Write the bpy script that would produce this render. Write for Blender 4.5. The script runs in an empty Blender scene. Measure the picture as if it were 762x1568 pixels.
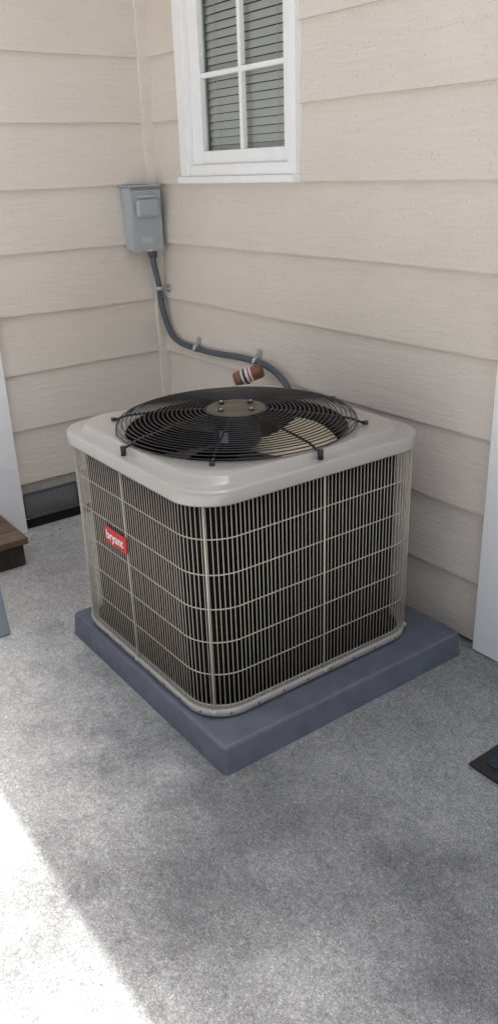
import bpy, math, random
from mathutils import Vector, Matrix, noise
random.seed(3)
S=bpy.context.scene
S.view_settings.view_transform='Standard'; S.view_settings.look='None'; S.view_settings.exposure=0
col=S.collection

# ---------------- materials ----------------
def mat(name,base=(.5,.5,.5),rough=.5,metal=0,spec=.5,coat=0):
    m=bpy.data.materials.new(name); m.use_nodes=True
    b=m.node_tree.nodes['Principled BSDF']
    b.inputs['Base Color'].default_value=(*base,1); b.inputs['Roughness'].default_value=rough
    b.inputs['Metallic'].default_value=metal; b.inputs['Specular IOR Level'].default_value=spec
    b.inputs['Coat Weight'].default_value=coat; b.inputs['Coat Roughness'].default_value=.08
    return m
def N(m,t,**k):
    n=m.node_tree.nodes.new(t)
    for a,v in k.items():
        if a in n.inputs: n.inputs[a].default_value=v
        else: setattr(n,a,v)
    return n
def L(m,a,b): m.node_tree.links.new(a,b)
def coords(m,scale=(1,1,1),loc=(0,0,0)):
    c=N(m,'ShaderNodeTexCoord'); mp=N(m,'ShaderNodeMapping'); mp.inputs['Scale'].default_value=scale; mp.inputs['Location'].default_value=loc
    L(m,c.outputs['Object'],mp.inputs['Vector']); return mp.outputs[0]
def noi(m,vec,scale,detail=4,rough=.6):
    n=N(m,'ShaderNodeTexNoise'); n.inputs['Scale'].default_value=scale; n.inputs['Detail'].default_value=detail
    n.inputs['Roughness'].default_value=rough; L(m,vec,n.inputs['Vector']); return n.outputs['Fac']
def cells(m,vec,scale):
    n=N(m,'ShaderNodeTexVoronoi'); n.inputs['Scale'].default_value=scale; L(m,vec,n.inputs['Vector'])
    s=N(m,'ShaderNodeSeparateColor'); L(m,n.outputs['Color'],s.inputs[0]); return s.outputs[0]
def ramp(m,fac,stops):
    r=N(m,'ShaderNodeValToRGB'); e=r.color_ramp.elements
    while len(e)<len(stops): e.new(.5)
    for i,(p,c) in enumerate(stops):
        e[i].position=p; e[i].color=(*c,1) if len(c)==3 else c
    L(m,fac,r.inputs[0]); return r.outputs[0]
def g(v): return (v,v,v)
def mul(m,a,b,f=1.0):
    x=N(m,'ShaderNodeMix',data_type='RGBA',blend_type='MULTIPLY'); x.inputs[0].default_value=f
    L(m,a,x.inputs[6]); L(m,b,x.inputs[7]); return x.outputs[2]
def math_(m,op,a,b=None,va=None,vb=None):
    n=N(m,'ShaderNodeMath',operation=op)
    if a is not None: L(m,a,n.inputs[0])
    else: n.inputs[0].default_value=va
    if b is not None: L(m,b,n.inputs[1])
    elif vb is not None: n.inputs[1].default_value=vb
    return n.outputs[0]
def bump(m,h,strength=.3,dist=.002):
    b=N(m,'ShaderNodeBump'); b.inputs['Strength'].default_value=strength; b.inputs['Distance'].default_value=dist
    L(m,h,b.inputs['Height']); L(m,b.outputs[0],m.node_tree.nodes['Principled BSDF'].inputs['Normal'])
def setc(m,c): L(m,c,m.node_tree.nodes['Principled BSDF'].inputs['Base Color'])

def siding(name,sc):
    m=mat(name,(.6,.53,.45),.6,spec=.3)
    v=coords(m); g1=coords(m,sc)
    c=ramp(m,noi(m,v,1.3,5),[(.3,(.715,.645,.570)),(.7,(.775,.708,.635))])
    d=ramp(m,noi(m,g1,9,6,.7),[(.3,g(.945)),(.6,g(1))])
    e=ramp(m,noi(m,v,150,2),[(.27,g(.75)),(.38,g(1))])
    setc(m,mul(m,mul(m,c,d),e)); 
    w=N(m,'ShaderNodeTexNoise'); w.inputs['Scale'].default_value=6; w.inputs['Detail'].default_value=8; w.inputs['Distortion'].default_value=1.6
    L(m,g1,w.inputs['Vector']); bump(m,w.outputs['Fac'],.65,.004)
    return m
M_sr=siding('siding_paint_x',(1,14,14)); M_sl=siding('siding_paint_y',(14,1,14))
def paint(name,base,rough=.45,amp=.06,scale=25,spec=.5,bs=.1,metal=0,coat=0):
    m=mat(name,base,rough,metal=metal,spec=spec,coat=coat); v=coords(m)
    f=noi(m,v,scale,5); lo=tuple(c*(1-amp) for c in base); hi=tuple(min(1,c*(1+amp)) for c in base)
    setc(m,ramp(m,f,[(.3,lo),(.7,hi)])); bump(m,noi(m,v,scale*12,3),bs,.001); return m
M_trim=paint('corner_trim_paint',(.76,.695,.62),.55)
M_white=paint('white_paint',(.89,.89,.885),.4,.02)
M_metal=paint('cover_enamel',(.36,.348,.325),.24,.03,8,bs=.01,coat=.7)
M_wire=paint('grille_wire_enamel',(.52,.475,.40),.4,.05)
M_black=mat('black_wire',(.010,.010,.011),.30)
M_motor=mat('motor_black',(.008,.008,.009),.5)
M_hub=paint('hub_plate',(.10,.085,.065),.5,.1,spec=.3)
M_pad=paint('pad_plastic',(.120,.134,.172),.5,.18,14,bs=.35)
M_box=paint('disconnect_enamel',(.36,.40,.41),.35,.05)
M_boxd=paint('disconnect_side',(.42,.46,.47),.4,.05)
M_cond=mat('conduit_pvc',(.085,.10,.125),.42)
M_steel=mat('zinc_steel',(.6,.6,.6),.35,metal=.9)
M_red=mat('badge_red',(.50,.035,.03),.35)
M_txt=mat('badge_white',(.85,.85,.85),.4)
M_wood=paint('step_wood',(.13,.085,.055),.7,.3,20)
M_woodd=paint('step_wood_dark',(.05,.035,.028),.8,.4,30)
M_grey=paint('grey_box',(.24,.27,.32),.5,.08,10)
M_dark=mat('dark_void',(.006,.006,.006),.9)
M_found=paint('foundation',(.42,.39,.35),.8,.2,20)
M_blind=mat('blind_slat',(.85,.85,.82),.5)
M_blade=mat('fan_blade_lit',(.80,.68,.50),.45)  # lit copy of the blade colour: brightness painted onto one blade
M_fan_shaded=mat('fan_blade_dark',(.015,.015,.016),.45)  # shaded copy: shade put into the colour of the other blades and orifice
M_roof=paint('roof_shingle',(.10,.09,.085),.9,.3,30)
M_soff=paint('soffit_paint',(.82,.80,.76),.6)
M_rub=mat('mat_rubber',(.012,.012,.014),.6)
M_carpet=paint('mat_carpet',(.02,.035,.06),.95,.6,120,bs=1)
M_label=mat('paper_label',(.75,.75,.73),.5)

M_con=mat('concrete',(.4,.4,.4),.88,spec=.2)
v=coords(M_con,loc=(7.7,4.1,0)); v0=coords(M_con)
big=ramp(M_con,noi(M_con,v,1.3,8,.62),[(.34,(.50,.503,.505)),(.5,(.59,.591,.585)),(.68,(.66,.66,.645))])
med=ramp(M_con,noi(M_con,v,6,8,.8),[(.34,g(.80)),(.5,g(.99)),(.68,g(1.10))])
f1=ramp(M_con,cells(M_con,v,330),[(0,g(.66)),(.45,g(.95)),(.85,g(1.08)),(1,g(1.5))])
f2=ramp(M_con,cells(M_con,v,130),[(0,g(.92)),(.5,g(1)),(1,g(1.06))])
f3=ramp(M_con,noi(M_con,v,45,5,.8),[(.32,g(.80)),(.6,g(1.05))])
# soiled patches and painted shade, both multiplied into the concrete colour (broad, broken-edged)
def stain_shade(cx_,cy_,r0,r1,amp,dark):
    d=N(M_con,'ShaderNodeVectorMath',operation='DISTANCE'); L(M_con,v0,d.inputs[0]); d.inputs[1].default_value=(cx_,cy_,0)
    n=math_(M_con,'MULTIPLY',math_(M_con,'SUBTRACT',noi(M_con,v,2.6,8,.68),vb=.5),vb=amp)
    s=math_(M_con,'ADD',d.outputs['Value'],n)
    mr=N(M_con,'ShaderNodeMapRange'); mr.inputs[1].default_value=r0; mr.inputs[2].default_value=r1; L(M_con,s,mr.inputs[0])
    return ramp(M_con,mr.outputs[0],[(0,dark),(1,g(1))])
s1=stain_shade(2.15,-.45,.70,1.38,1.0,(.50,.505,.515))  # painted shade: darkens the slab out of the sun, leaves the sunlit corner light
s2=stain_shade(2.05,-1.15,.10,.48,.9,g(.70))
s3=stain_shade(2.75,-.85,.10,.50,.9,g(.72))
s4=stain_shade(.75,-.65,.2,.9,.9,g(.68))  # contact shade beside the pad, put into the concrete colour
c=mul(M_con,big,med)
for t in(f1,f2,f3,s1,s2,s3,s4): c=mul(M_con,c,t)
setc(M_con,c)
bump(M_con,noi(M_con,v,220,4,.7),.6,.002)

M_coil=mat('coil_fins',(.02,.018,.016),.7,spec=.1)
v=coords(M_coil,(1,1,.5)); 
cc=ramp(M_coil,noi(M_coil,v,6,5),[(.35,(.003,.003,.003)),(.62,(.007,.006,.005)),(.8,(.028,.016,.008))])
w=N(M_coil,'ShaderNodeTexWave'); w.inputs['Scale'].default_value=14; w.bands_direction='Z'; w.inputs['Distortion'].default_value=.5
L(M_coil,coords(M_coil),w.inputs['Vector'])
setc(M_coil,mul(M_coil,cc,ramp(M_coil,w.outputs['Fac'],[(.3,g(.55)),(.8,g(1))])))

M_glass=bpy.data.materials.new('window_glass'); M_glass.use_nodes=True
nt=M_glass.node_tree; nt.nodes.clear()
o=nt.nodes.new('ShaderNodeOutputMaterial'); mx=nt.nodes.new('ShaderNodeMixShader'); tr=nt.nodes.new('ShaderNodeBsdfTransparent'); gl=nt.nodes.new('ShaderNodeBsdfGlossy'); fr=nt.nodes.new('ShaderNodeFresnel')
gl.inputs['Roughness'].default_value=.02; fr.inputs['IOR'].default_value=1.6; tr.inputs['Color'].default_value=(.92,.95,.93,1)
nt.links.new(fr.outputs[0],mx.inputs[0]); nt.links.new(tr.outputs[0],mx.inputs[1]); nt.links.new(gl.outputs[0],mx.inputs[2]); nt.links.new(mx.outputs[0],o.inputs[0])

# ---------------- geometry helpers ----------------
def empty(name):
    e=bpy.data.objects.new(name,None); col.objects.link(e); return e
def mk(name,vs,fs,m,parent=None,smooth=False):
    me=bpy.data.meshes.new(name); me.from_pydata([tuple(x) for x in vs],[],fs); me.validate(); me.update()
    me.materials.append(m)
    if smooth:
        for p in me.polygons: p.use_smooth=True
    ob=bpy.data.objects.new(name,me); col.objects.link(ob)
    if parent: ob.parent=parent
    return ob
def bev(ob,w,seg=2):
    b=ob.modifiers.new('bevel','BEVEL'); b.width=w; b.segments=seg; b.limit_method='ANGLE'; b.angle_limit=math.radians(40)
    return ob
def box(name,x0,x1,y0,y1,z0,z1,m,parent=None,bevel=0,seg=2):
    vs=[(x,y,z) for x in(x0,x1) for y in(y0,y1) for z in(z0,z1)]
    fs=[(0,1,3,2),(4,6,7,5),(0,4,5,1),(2,3,7,6),(0,2,6,4),(1,5,7,3)]
    ob=mk(name,vs,fs,m,parent)
    if bevel: bev(ob,bevel,seg)
    return ob
def tubes(name,paths,r,m,parent=None,sides=6,cyclic=False,rfun=None):
    vs=[];fs=[]
    for path in paths:
        P=[Vector(p) for p in path]; n=len(P); base=len(vs)
        t0=(P[1]-P[0]).normalized(); ref=Vector((0,0,1)) if abs(t0.z)<.9 else Vector((1,0,0))
        nrm=t0.cross(ref).normalized()
        for i in range(n):
            if cyclic: t=(P[(i+1)%n]-P[i-1]).normalized()
            else: t=(P[min(i+1,n-1)]-P[max(i-1,0)]).normalized()
            nrm=(nrm-t*nrm.dot(t)).normalized(); b=t.cross(nrm)
            rr=r*(rfun(i) if rfun else 1)
            for k in range(sides):
                a=2*math.pi*k/sides; vs.append(P[i]+nrm*math.cos(a)*rr+b*math.sin(a)*rr)
        for i in range(n if cyclic else n-1):
            j=(i+1)%n
            for k in range(sides):
                k2=(k+1)%sides
                fs.append((base+i*sides+k,base+i*sides+k2,base+j*sides+k2,base+j*sides+k))
        if not cyclic:
            fs.append(tuple(base+k for k in range(sides))[::-1]); fs.append(tuple(base+(n-1)*sides+k for k in range(sides)))
    return mk(name,vs,fs,m,parent,True)
def smoothpath(pts,n=10):
    P=[Vector(p) for p in pts]; out=[]
    for i in range(len(P)-1):
        p0=P[max(i-1,0)];p1=P[i];p2=P[i+1];p3=P[min(i+2,len(P)-1)]
        for k in range(n):
            t=k/n; out.append(.5*((2*p1)+(p2-p0)*t+(2*p0-5*p1+4*p2-p3)*t*t+(3*p1-p0-3*p2+p3)*t**3))
    out.append(P[-1]); return out
def rrp(th,h,r):
    c,s=math.cos(th),math.sin(th); ac,as_=abs(c),abs(s)
    t=h/max(ac,as_); x,y=ac*t,as_*t
    if x>h-r and y>h-r:
        q=h-r; B=-(ac+as_)*q; C=2*q*q-r*r; t=-B+math.sqrt(max(B*B-C,0)); x,y=ac*t,as_*t
    return math.copysign(x,c),math.copysign(y,s)
def loft(name,loops,cx,cy,m,parent,n=320,cap0=False,cap1=False,smooth=True):
    vs=[];fs=[]
    for l in loops:
        for k in range(n):
            th=2*math.pi*(k+.5)/n
            if l[0]=='r': x,y=rrp(th,l[1],l[2]); z=l[3]
            else: x,y=l[1]*math.cos(th),l[1]*math.sin(th); z=l[2]
            vs.append((cx+x,cy+y,z))
    for i in range(len(loops)-1):
        for k in range(n):
            k2=(k+1)%n; fs.append((i*n+k,i*n+k2,(i+1)*n+k2,(i+1)*n+k))
    if cap0: fs.append(tuple(range(n))[::-1])
    if cap1: fs.append(tuple((len(loops)-1)*n+k for k in range(n)))
    ob=mk(name,vs,fs,m,parent,smooth)
    return ob
def rrperim(h,r,step):
    st=h-r; segs=[]; L1=2*st; La=math.pi*r/2; tot=4*(L1+La); n=int(tot/step); out=[]
    for i in range(n):
        s=(i+.5)*tot/n; q=int(s//(L1+La)); s-=q*(L1+La)
        if s<L1: x,y=h,-st+s; a=0
        else:
            a=(s-L1)/r; x,y=st+r*math.cos(a),st+r*math.sin(a)
        ca,sa=math.cos(q*math.pi/2),math.sin(q*math.pi/2)
        out.append((x*ca-y*sa,x*sa+y*ca,a+q*math.pi/2))
    return out

# ---------------- ground ----------------
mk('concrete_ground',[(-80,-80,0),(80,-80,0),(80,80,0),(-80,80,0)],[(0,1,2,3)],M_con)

# ---------------- house ----------------
H=empty('house')
LAPS=[-.02+.2375*k for k in range(0,12)]
def boards(name,P,s0,s1,zs,m,seed):
    vs=[];fs=[]
    for bi,z0 in enumerate(zs):
        n=max(2,int((s1-s0)/.08)); base=len(vs); zb=max(z0,.012)
        for i in range(n+1):
            s=s0+(s1-s0)*i/n
            nz=noise.noise(Vector((s*1.7,z0*7,seed)))*.0045+noise.noise(Vector((s*9,z0*7,seed+5)))*.0015
            nd=noise.noise(Vector((s*1.3,z0*5,seed+9)))*.004
            db=.0205+nd
            vs+= [P(s,-.002,zb+nz),P(s,db,zb+nz),P(s,db+.0005,zb+nz+.0035),P(s,.0035+nd*.5,z0+.2455)]
        for i in range(n):
            a=base+i*4;b=a+4
            for k in range(3): fs.append((a+k,b+k,b+k+1,a+k+1))
    ob=mk(name,vs,fs,m,H); return ob
PR=lambda s,d,z:(s,-d,z)
PL=lambda s,d,z:(d,-s,z)
TOP=2.5
WL,WR=.262,.990
zl=[z for z in LAPS if z<1.3]; zu=[z for z in LAPS if z>1.3 and z<2.3]; zt=[z for z in LAPS if z>2.3 and z<2.45]
boards('right_siding_lower',PR,.0,1.88,zl,M_sr,1)
boards('right_siding_upper_a',PR,.0,WL+.01,zu,M_sr,1)
boards('right_siding_upper_b',PR,WR-.01,1.88,zu,M_sr,1)
boards('right_siding_top',PR,.0,1.88,zt,M_sr,1)
boards('right_siding_over_door',PR,1.88,3.1,[z for z in LAPS if 2.1<z<2.45],M_sr,1)
boards('right_siding_far',PR,3.1,7,[z for z in LAPS if z<2.45],M_sr,1)
boards('left_siding',PL,0,.81,[z for z in LAPS if .1<z<2.45],M_sl,4)
boards('left_siding_over_door',PL,.81,1.95,[z for z in LAPS if 2.1<z<2.45],M_sl,4)
boards('left_siding_far',PL,1.95,6,[z for z in LAPS if z<2.45],M_sl,4)
def wallbox(n,*a): return box(n,*a,M_found,H)
wallbox('wall_core_a',-.15,WL+.005,.003,.15,0,TOP)
wallbox('wall_core_b',WR-.005,7,.003,.15,0,TOP)
wallbox('wall_core_c',WL+.005,WR-.005,.003,.15,0,1.43)
wallbox('wall_core_d',WL+.005,WR-.005,.003,.15,2.33,TOP)
wallbox('wall_core_e',-.15,-.003,-6,-.0,0,TOP)
box('corner_trim',-.002,.026,-.058,.002,0,TOP,M_trim,H,.002)
nails=[]
for k,z0 in enumerate(LAPS[1:9]):
    for i in range(5):
        x=.13+.41*i+random.uniform(-.01,.01)
        if z0>1.3 and WL-.03<x<WR+.03: continue
        if x<1.85: nails.append([(x,-.010,z0+.022),(x,-.0200,z0+.022)])
    for i in range(2):
        y=-.2-.41*i; nails.append([(.010,y,z0+.022),(.0200,y,z0+.022)])
tubes('siding_nails',nails,.0035,M_trim,H,8)
# left foundation skirt & vent
box('skirt_board',-.002,.006,-.81,-.03,.045,.225,M_found,H)
box('skirt_gap',-.002,.004,-.81,-.03,.0,.045,M_dark,H)
vy0,vy1,vz0,vz1=-.79,-.54,.055,.165
box('vent_back',.006,.008,vy0,vy1,vz0,vz1,M_dark,H)
lat=[]
hh=vz1-vz0; k=vy0-hh
while k<vy1:
    for sgn in(1,-1):
        s0=max(0,vy0-k); s1_=min(hh,vy1-k)
        if s1_-s0>.004:
            f=(lambda s:vz0+s) if sgn>0 else (lambda s:vz1-s)
            lat.append([(.0105,k+s0,f(s0)),(.0105,k+s1_,f(s1_))])
    k+=.0115
tubes('vent_mesh',lat,.0013,mat('vent_wire',(.36,.36,.36),.5),H,4)
fr=[[(.011,vy0,vz0),(.011,vy1,vz0)],[(.011,vy0,vz1),(.011,vy1,vz1)],[(.011,vy0,vz0),(.011,vy0,vz1)],[(.011,vy1,vz0),(.011,vy1,vz1)]]
tubes('vent_frame',fr,.005,mat('vent_frame',(.10,.10,.10),.6),H,4)
# left door
box('left_door_casing_a',0,.045,-.93,-.805,0,2.1,M_white,H,.003)
box('left_door_casing_b',0,.045,-1.95,-1.83,0,2.1,M_white,H,.003)
box('left_door_head',0,.044,-1.83,-.93,1.98,2.1,M_white,H,.003)
box('left_door_leaf',0,.02,-1.828,-.932,.13,1.978,M_white,H,.002)
# right door
box('right_door_casing_a',1.878,1.99,-.05,0,0.004,2.1,M_white,H,.003)
box('right_door_casing_b',2.98,3.1,-.05,0,0.004,2.1,M_white,H,.003)
box('right_door_head',1.99,2.98,-.048,0,1.98,2.1,M_white,H,.003)
box('right_door_leaf',1.992,2.978,-.02,0,.06,1.978,M_white,H,.002)
# window
wx0,wx1,wz0,wz1=WL,WR,1.408,2.35
ix0,ix1=wx0+.060,wx1-.042
box('window_casing_left',wx0,ix0,-.038,.0,wz0+.022,wz1,M_white,H,.003)
box('window_casing_right',ix1,wx1,-.038,.0,wz0+.022,wz1,M_white,H,.003)
box('window_casing_top',ix0,ix1,-.037,0,wz1-.08,wz1-.001,M_white,H,.003)
box('window_sill',wx0-.006,wx1+.004,-.052,.0,wz0-.004,wz0+.022,M_white,H,.004)
box('window_bottom_rail',ix0,ix1,-.034,.0,wz0+.022,wz0+.060,M_white,H,.003)
box('window_jamb_left',ix0-.02,ix0+.003,-.03,.10,wz0+.03,wz1-.03,M_white,H)
box('window_jamb_right',ix1-.003,ix1+.02,-.03,.10,wz0+.03,wz1-.03,M_white,H)
box('window_jamb_bottom',ix0+.003,ix1-.003,-.030,.10,wz0+.03,wz0+.063,M_white,H)
sy0,sy1=-.012,.022
gx0,gx1=.392,.898
box('sash_left',ix0+.003,gx0,sy0,sy1,wz0+.063,wz1-.08,M_white,H,.004)
box('sash_right',gx1,ix1-.003,sy0,sy1,wz0+.063,wz1-.08,M_white,H,.004)
box('sash_bottom',gx0,gx1,sy0+.001,sy1,wz0+.063,wz0+.112,M_white,H,.004)
box('sash_top',gx0,gx1,sy0+.001,sy1,wz1-.13,wz1-.08,M_white,H,.004)
gz0,gz1=wz0+.112,wz1-.13; gm=.645
box('muntin_vertical',gm-.009,gm+.009,sy0+.004,sy1-.008,gz0,gz1,M_white,H,.003)
for i,z in enumerate((1.779,2.035)):
    box('muntin_horizontal_%d'%i,gx0,gm-.009,sy0+.005,sy1-.008,z-.009,z+.009,M_white,H,.003)
    box('muntin_horizontal_b%d'%i,gm+.009,gx1,sy0+.005,sy1-.008,z-.009,z+.009,M_white,H,.003)
mk('window_glass',[(gx0,.012,gz0),(gx1,.012,gz0),(gx1,.012,gz1),(gx0,.012,gz1)],[(0,1,2,3)],M_glass,H)
vs=[];fs=[]
z=gz0-.05;i=0
while z<gz1+.05:
    tl=.0130; b=len(vs)
    for x in(ix0+.005,ix1-.005):
        vs+=[(x,.030,z-tl),(x,.036,z+.002),(x,.041,z+tl)]
    fs+=[(b,b+3,b+4,b+1),(b+1,b+4,b+5,b+2)]
    z+=.0275
mk('window_blinds',vs,fs,M_blind,H,True)
tubes('blind_cords',[[(x,.028,gz0-.05),(x,.028,gz1)] for x in(gx0+.06,gx1-.08)],.0012,M_blind,H,4)
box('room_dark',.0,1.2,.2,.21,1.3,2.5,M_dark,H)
# roofs
mk('roof_main',[(-3,-.35,2.5),(8,-.35,2.5),(8,-.35,2.65),(-3,-.35,2.65),(8,3.5,4.0),(-3,3.5,4.0),(8,3.5,2.5),(-3,3.5,2.5)],
   [(0,1,2,3),(3,2,4,5),(0,7,6,1),(1,6,4,2),(0,3,5,7),(5,4,6,7)],M_roof,H)
box('soffit_main',.36,8,-.345,.15,2.485,2.498,M_soff,H)
box('fascia_main',.36,8,-.356,-.346,2.48,2.645,M_white,H)
mk('roof_wing',[(.35,-7,2.503),(.35,-.36,2.503),(.35,-.36,2.64),(.35,-7,2.64),(-3.5,-.36,4.0),(-3.5,-7,4.0),(-3.5,-.36,2.503),(-3.5,-7,2.503)],
   [(0,1,2,3),(3,2,4,5),(0,7,6,1),(1,6,4,2),(0,3,5,7),(5,4,6,7)],M_roof,H)
box('soffit_wing',-.01,.345,-7,-.001,2.483,2.4965,M_soff,H)

# ---------------- step, storage box, mat ----------------
st=empty('wooden_step')
box('step_riser',.05,.345,-1.80,-.935,0.003,.098,M_woodd,st,.003)
for i in range(3):
    box('step_tread_%d'%i,.048+i*.108,.048+i*.108+.105,-1.82,-.92,.099,.128,M_wood,st,.004)
pb=empty('grey_storage_box')
bx=mk('box_body',[(.30,-1.60,.0),(.83,-1.60,.0),(.83,-1.185,.0),(.30,-1.185,.0),(.29,-1.61,.25),(.82,-1.61,.25),(.82,-1.195,.25),(.29,-1.195,.25)],
   [(0,3,2,1),(0,1,5,4),(1,2,6,5),(2,3,7,6),(3,0,4,7)],M_grey,pb); bev(bx,.008)
box('box_lid',.28,.83,-1.62,-1.188,.252,.275,M_grey,pb,.006)
dm=empty('doormat')
box('mat_border',2.23,3.0,-.49,-.06,.0015,.010,M_rub,dm,.003)
box('mat_pile',2.262,2.968,-.458,-.092,.0100,.0145,M_carpet,dm,.002)
# small grit and dry leaf bits along the wall bases
vs=[];fs=[]
for i in range(260):
    q=random.random()
    if q<.35: x,y=random.uniform(.02,.10)+abs(random.gauss(0,.05)),random.uniform(-.85,-.1)
    elif q<.6: x,y=random.uniform(.95,2.3),-.02-abs(random.gauss(0,.04))
    elif q<.75: x,y=1.88+abs(random.gauss(0,.05)),random.uniform(-1.0,-.1)
    else: x,y=random.uniform(.5,2.9),random.uniform(-2.0,-.3)
    if .95<x<1.875 and -1.014<y<-.094: continue
    s=random.uniform(.0015,.005)*(1.0 if q<.75 else .6); b=len(vs); a=random.uniform(0,6.28)
    for j in range(5):
        t=a+j*1.2566; vs.append((x+s*math.cos(t)*random.uniform(.5,1.4),y+s*math.sin(t)*random.uniform(.5,1.4),.0015))
    vs.append((x,y,.0015+s*.8))
    for j in range(5): fs.append((b+j,b+(j+1)%5,b+5))
mk('ground_debris',vs,fs,paint('debris',(.28,.22,.16),.9,.6,9),None)

# ---------------- equipment pad ----------------
px0,px1,py0,py1=.957,1.873,-1.012,-.096
pc=((px0+px1)/2,(py0+py1)/2)
hw=(px1-px0)/2
loft('equipment_pad',[('r',hw,.012,.0),('r',hw,.012,.004),('r',hw-.006,.012,.076),('r',hw-.009,.012,.082),('r',hw-.014,.012,.0838),('r',hw-.02,.012,.084)],pc[0],pc[1],M_pad,None,n=400,cap1=True,smooth=False)

# ---------------- AC unit ----------------
A=empty('air_conditioner_unit')
cx,cy=1.388,-.596
ZB=.084; ZC=.714
loft('base_pan',[('r',.380,.10,ZB+.002),('r',.386,.105,ZB+.004),('r',.396,.115,ZB+.010),('r',.397,.115,ZB+.028),('r',.394,.113,ZB+.030),('r',.375,.10,ZB+.028)],cx,cy,M_metal,A)
loft('base_floor',[('r',.376,.1,ZB+.004),('r',.375,.1,ZB+.02)],cx,cy,M_dark,A,cap0=True,cap1=True)
loft('condenser_coil',[('r',.360,.10,ZB+.022),('r',.360,.10,ZC+.02)],cx,cy,M_coil,A)
loft('coil_inner',[('r',.335,.09,ZB+.022),('r',.335,.09,ZC+.02)],cx,cy,M_dark,A)
W=rrperim(.3905,.113,.0130)
vw=[]
for x,y,a in W:
    j=random.uniform(-.0008,.0008); tx,ty=-math.sin(a),math.cos(a)
    vw.append([(cx+x,cy+y,ZB+.02),(cx+x+tx*j,cy+y+ty*j,.40),(cx+x,cy+y,ZC+.012)])
tubes('grille_vertical_wires',vw,.0011,M_wire,A,6)
ringp=rrperim(.3875,.111,.02)
tubes('grille_horizontal_wires',[[(cx+x,cy+y,ZC-.0985*k) for x,y,a in ringp] for k in range(1,7)],.0017,M_wire,A,6,cyclic=True)
posts=[]; scr=[]
def perp(ang,h=.3935,r=.114):
    return rrp(ang,h,r)
for k in range(8):
    a=k*math.pi/4; x,y=perp(a); posts.append([(cx+x,cy+y,ZB+.02),(cx+x,cy+y,ZC+.006)])
    dx,dy=math.cos(a),math.sin(a)
    for z in(ZC+.008,ZB+.024): 
        scr.append([(cx+x,cy+y,z),(cx+x+dx*.009,cy+y+dy*.009,z)])
tubes('grille_posts',posts,.0028,M_wire,A,8)
tubes('grille_screws',scr,.0055,M_wire,A,8)
holes=[]
for x,y,a in rrperim(.3965,.115,.085):
    dx,dy=math.cos(a),math.sin(a); holes.append([(cx+x,cy+y,ZB+.018),(cx+x+dx*.0012,cy+y+dy*.0012,ZB+.018)])
tubes('base_holes',holes,.003,M_dark,A,8)
# cover
cov=[('r',.394,.112,ZC-.002),('r',.403,.12,ZC-.004),('r',.4035,.12,ZC+.0),('r',.4030,.12,ZC+.027),('r',.401,.118,ZC+.0315),('r',.397,.115,ZC+.0335),('r',.388,.11,ZC+.0340),
     ('r',.368,.105,ZC+.0335),('r',.365,.105,ZC+.035),('r',.359,.105,ZC+.049),('r',.356,.105,ZC+.0515),('r',.346,.105,ZC+.052)]
R0=.330
cov+=[('c',R0+.014,ZC+.0500),('c',R0+.010,ZC+.049),('c',R0+.006,ZC+.045),('c',R0-.002,ZC+.044),('c',R0-.004,ZC+.040)]
loft('top_cover',cov,cx,cy,M_metal,A,n=480)
loft('fan_orifice',[('c',R0-.004,ZC+.040),('c',R0-.006,ZC+.02),('c',R0-.006,ZC-.07),('c',R0+.002,ZC-.09)],cx,cy,M_fan_shaded,A,n=160)
# guard
def gz(r): return ZC+.096-.026*(r/.345)**2
rings=[]
rr=.094
while rr<.345:
    rings.append([(cx+rr*math.cos(t),cy+rr*math.sin(t),gz(rr)) for t in [2*math.pi*i/96 for i in range(96)]]); rr+=.0134
for q,z in((.349,ZC+.067),(.352,ZC+.058)):
    rings.append([(cx+q*math.cos(t),cy+q*math.sin(t),z) for t in [2*math.pi*i/96 for i in range(96)]])
tubes('guard_rings',rings,.0018,M_black,A,6,cyclic=True)
rad=[];bol=[]
for k in range(8):
    a=math.radians(0+45*k); c,s=math.cos(a),math.sin(a)
    p=[(cx+q*c,cy+q*s,gz(q)-.004) for q in(.05,.12,.2,.28,.33)]
    p+=[(cx+.354*c,cy+.354*s,ZC+.060),(cx+.374*c,cy+.374*s,ZC+.053)]
    rad.append(p)
    bol.append([(cx+.376*c,cy+.376*s,ZC+.035),(cx+.376*c,cy+.376*s,ZC+.060)])
tubes('guard_radials',rad,.0036,M_black,A,8)
tubes('guard_bolts',bol,.008,M_black,A,8)
zc=gz(0)
loft('hub_plate',[('c',.088,zc-.012),('c',.09,zc-.006),('c',.086,zc+.001),('c',.06,zc+.003),('c',.054,zc-.001),('c',.05,zc-.001),('c',.045,zc+.003),('c',.001,zc+.004)],cx,cy,M_hub,A,n=64)
hb=[]
for k in range(4):
    a=math.radians(10+90*k); x,y=cx+.062*math.cos(a),cy+.062*math.sin(a); hb.append([(x,y,zc),(x,y,zc+.007)])
tubes('hub_bolts',hb,.010,M_black,A,8)
tubes('hub_nuts',[[(p[1][0],p[1][1],zc+.007),(p[1][0],p[1][1],zc+.010)] for p in hb],.004,M_steel,A,8)
loft('fan_motor',[('c',.001,zc-.014),('c',.066,zc-.016),('c',.070,zc-.03),('c',.070,zc-.10),('c',.055,zc-.115),('c',.02,zc-.117),('c',.02,zc-.15),('c',.001,zc-.15)],cx,cy,M_motor,A,n=48)
lv=[]
for z in(zc-.055,zc-.09):
    for k in range(4):
        a=math.radians(-80+8*k); lv.append((cx+.0715*math.cos(a),cy+.0715*math.sin(a),z))
mk('motor_label',lv,[(k,k+1,k+5,k+4) for k in range(3)],M_label,A,True)
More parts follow.
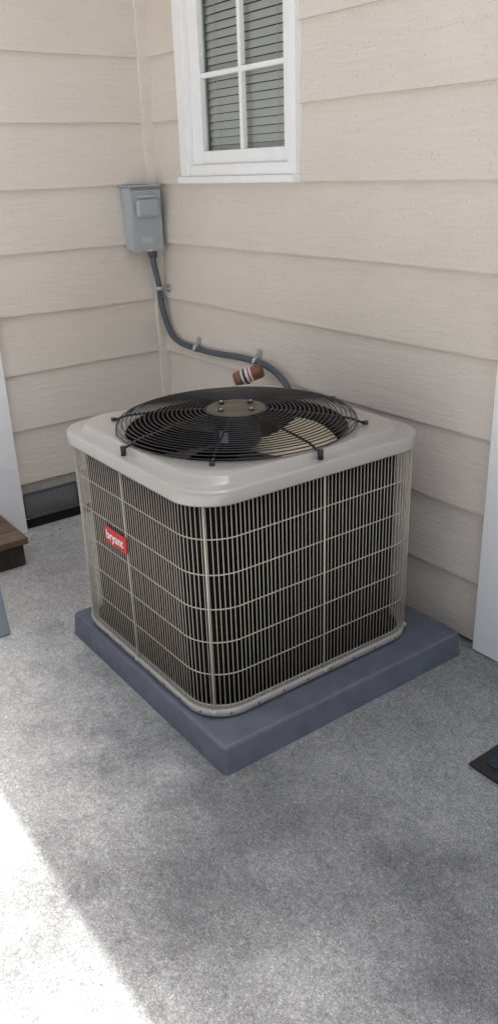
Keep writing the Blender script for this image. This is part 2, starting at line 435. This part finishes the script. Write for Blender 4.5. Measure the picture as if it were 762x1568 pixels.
# fan blades
nb=4
for b in range(nb):
    vs=[];fs=[]
    a0=math.radians(56+b*90)
    nr,na=8,8
    for i in range(nr+1):
        r=.04+(.312-.04)*i/nr
        wdt=math.radians(38+24*math.sin(i/nr*math.pi*.6))
        for j in range(na+1):
            t=j/na-.5
            a=a0+t*wdt+.35*(i/nr)
            z=ZC-.022+ t*.06 - .02*(t*t*4) 
            vs.append((cx+r*math.cos(a),cy+r*math.sin(a),z))
    for i in range(nr):
        for j in range(na):
            p=i*(na+1)+j; fs.append((p,p+1,p+na+2,p+na+1))
    mk('fan_blade_%d'%b,vs,fs,M_blade if b==0 else M_fan_shaded,A,True)
loft('fan_shroud_floor',[('c',.30,ZC-.16),('c',.001,ZC-.16)],cx,cy,M_dark,A,n=48)
# badge
bd=box('badge',1.272,1.400,-1.0000,-.9935,.460,.511,M_red,A,.002)
tc=bpy.data.curves.new('badge_text','FONT'); tc.body='bryant'; tc.size=.040; tc.extrude=.0008; tc.align_x='CENTER'; tc.align_y='CENTER'
to=bpy.data.objects.new('badge_text',tc); col.objects.link(to); tc.materials.append(M_txt)
to.location=(1.336,-1.0010,.488); to.rotation_euler=(math.pi/2,0,0); to.parent=A

# ---------------- disconnect box ----------------
D=empty('electrical_disconnect_box')
box('housing',.017,.085,-.185,-.048,1.145,1.395,M_boxd,D,.004)
box('cover',.0855,.100,-.190,-.043,1.138,1.385,M_box,D,.005)
box('hood',.017,.106,-.192,-.041,1.3955,1.404,M_box,D,.003)
box('handle_bulge',.0990,.124,-.170,-.064,1.278,1.350,M_box,D,.014,4)
box('handle_recess',.0990,.112,-.160,-.074,1.352,1.366,M_boxd,D,.004)
box('hasp',.0995,.106,-.13,-.105,1.14,1.152,M_steel,D,.001)
box('rating_label',.0995,.1006,-.150,-.095,1.175,1.200,M_boxd,D)
# conduit
C=empty('electrical_conduit')
cp=smoothpath([(.05,-.075,1.146),(.048,-.07,1.08),(.05,-.055,.99),(.043,-.045,.93),(.05,-.040,.87),(.095,-.038,.785),(.16,-.037,.752),(.25,-.036,.743),(.44,-.036,.742),(.60,-.037,.752),(.70,-.038,.754),(.80,-.042,.750),(.89,-.05,.730),(.975,-.065,.685),(1.04,-.10,.60),(1.07,-.15,.50),(1.08,-.22,.42)],14)
tubes('conduit_tube',[cp],.0128,M_cond,C,12,rfun=lambda i:1+.03*(i%2))
tubes('conduit_fitting',[[(.05,-.075,1.146),(.05,-.074,1.108)]],.02,M_cond,C,12)
def strap(i,x,y,z,t):
    t=Vector(t).normalized(); p=Vector((x,y,z))
    tubes('strap_band_%d'%i,[[p-t*.008,p+t*.008]],.0165,M_steel,C,14)
    up=Vector((0,0,1)) if abs(t.z)<.5 else Vector((1,0,0))
    q=p+up*.03
    box('strap_tab_%d'%i,q.x-.011,q.x+.011,-.026,-.022,q.z-.016,q.z+.016,M_steel,C,.001)
    tubes('strap_screw_%d'%i,[[(q.x,-.025,q.z),(q.x,-.031,q.z)]],.005,M_steel,C,8)
strap(1,.05,-.053,.975,(0,0,1)); strap(2,.30,-.036,.742,(1,0,0)); strap(3,.735,-.039,.754,(1,-.05,-.02))
# filter drier / pipe
F=empty('refrigerant_filter_drier')
p=Vector((.81,-.13,.728)); ax=Vector((.62,.62,.33)).normalized()
M_dr=paint('drier_brown',(.20,.085,.05),.5,.5,60)
tubes('drier_body',[[p-ax*.056,p-ax*.050,p+ax*.050,p+ax*.056]],.028,M_dr,F,16,rfun=lambda i:.85 if i in(0,3) else 1)
tubes('drier_label',[[p-ax*.024,p+ax*.018]],.0287,M_label,F,16)
tubes('drier_band_red',[[p+ax*.004,p+ax*.010]],.0291,M_red,F,16)
tubes('drier_band_dark',[[p-ax*.016,p-ax*.006]],.0291,mat('label_ink',(.03,.04,.06),.5),F,16)
tubes('copper_line',[smoothpath([p+Vector((0,0,-.015)),p+Vector((0,0,-.07)),(.82,-.14,.5),(.85,-.14,.3),(.93,-.16,.2),(1.02,-.22,.2)],8)],.006,M_black,F,8)

# ---------------- light ----------------
w=bpy.data.worlds.new('World'); S.world=w; w.use_nodes=True
nt=w.node_tree; bg=nt.nodes['Background']; sk=nt.nodes.new('ShaderNodeTexSky'); sk.sky_type='NISHITA'; sk.sun_disc=False
sv=Vector((.25,1,2.315)).normalized()
sk.sun_elevation=math.asin(sv.z); sk.sun_rotation=math.atan2(sv.x,sv.y)
sk.dust_density=7; sk.ozone_density=1
hs=nt.nodes.new('ShaderNodeHueSaturation'); hs.inputs['Saturation'].default_value=.38; hs.inputs['Value'].default_value=1.85
nt.links.new(sk.outputs[0],hs.inputs['Color']); nt.links.new(hs.outputs[0],bg.inputs[0]); bg.inputs[1].default_value=.15
sd=bpy.data.lights.new('sun','SUN'); sd.energy=5; sd.angle=math.radians(.5); sd.color=(1,.975,.94)
so=bpy.data.objects.new('sun',sd); col.objects.link(so); so.rotation_euler=(-sv).to_track_quat('-Z','Y').to_euler(); so.location=(0,0,6)

# ---------------- camera ----------------
cd=bpy.data.cameras.new('camera'); cam=bpy.data.objects.new('camera',cd); col.objects.link(cam); S.camera=cam
cd.sensor_fit='VERTICAL'; cd.sensor_height=36; cd.lens=1240/1568*36; cd.clip_end=500; cd.clip_start=.02
yaw,pit,rol=math.radians(35.5),math.radians(23.0),math.radians(2.0)
h=Vector((-math.cos(yaw),math.sin(yaw),0)); r=Vector((math.sin(yaw),math.cos(yaw),0)); z=Vector((0,0,1))
Fw=math.cos(pit)*h-math.sin(pit)*z; U=math.sin(pit)*h+math.cos(pit)*z
X=math.cos(rol)*r-math.sin(rol)*U; Y=math.sin(rol)*r+math.cos(rol)*U
R=Matrix((X,Y,-Fw)).transposed()
cam.matrix_world=Matrix.Translation((3.28,-1.912,1.454))@R.to_4x4()
print('done')
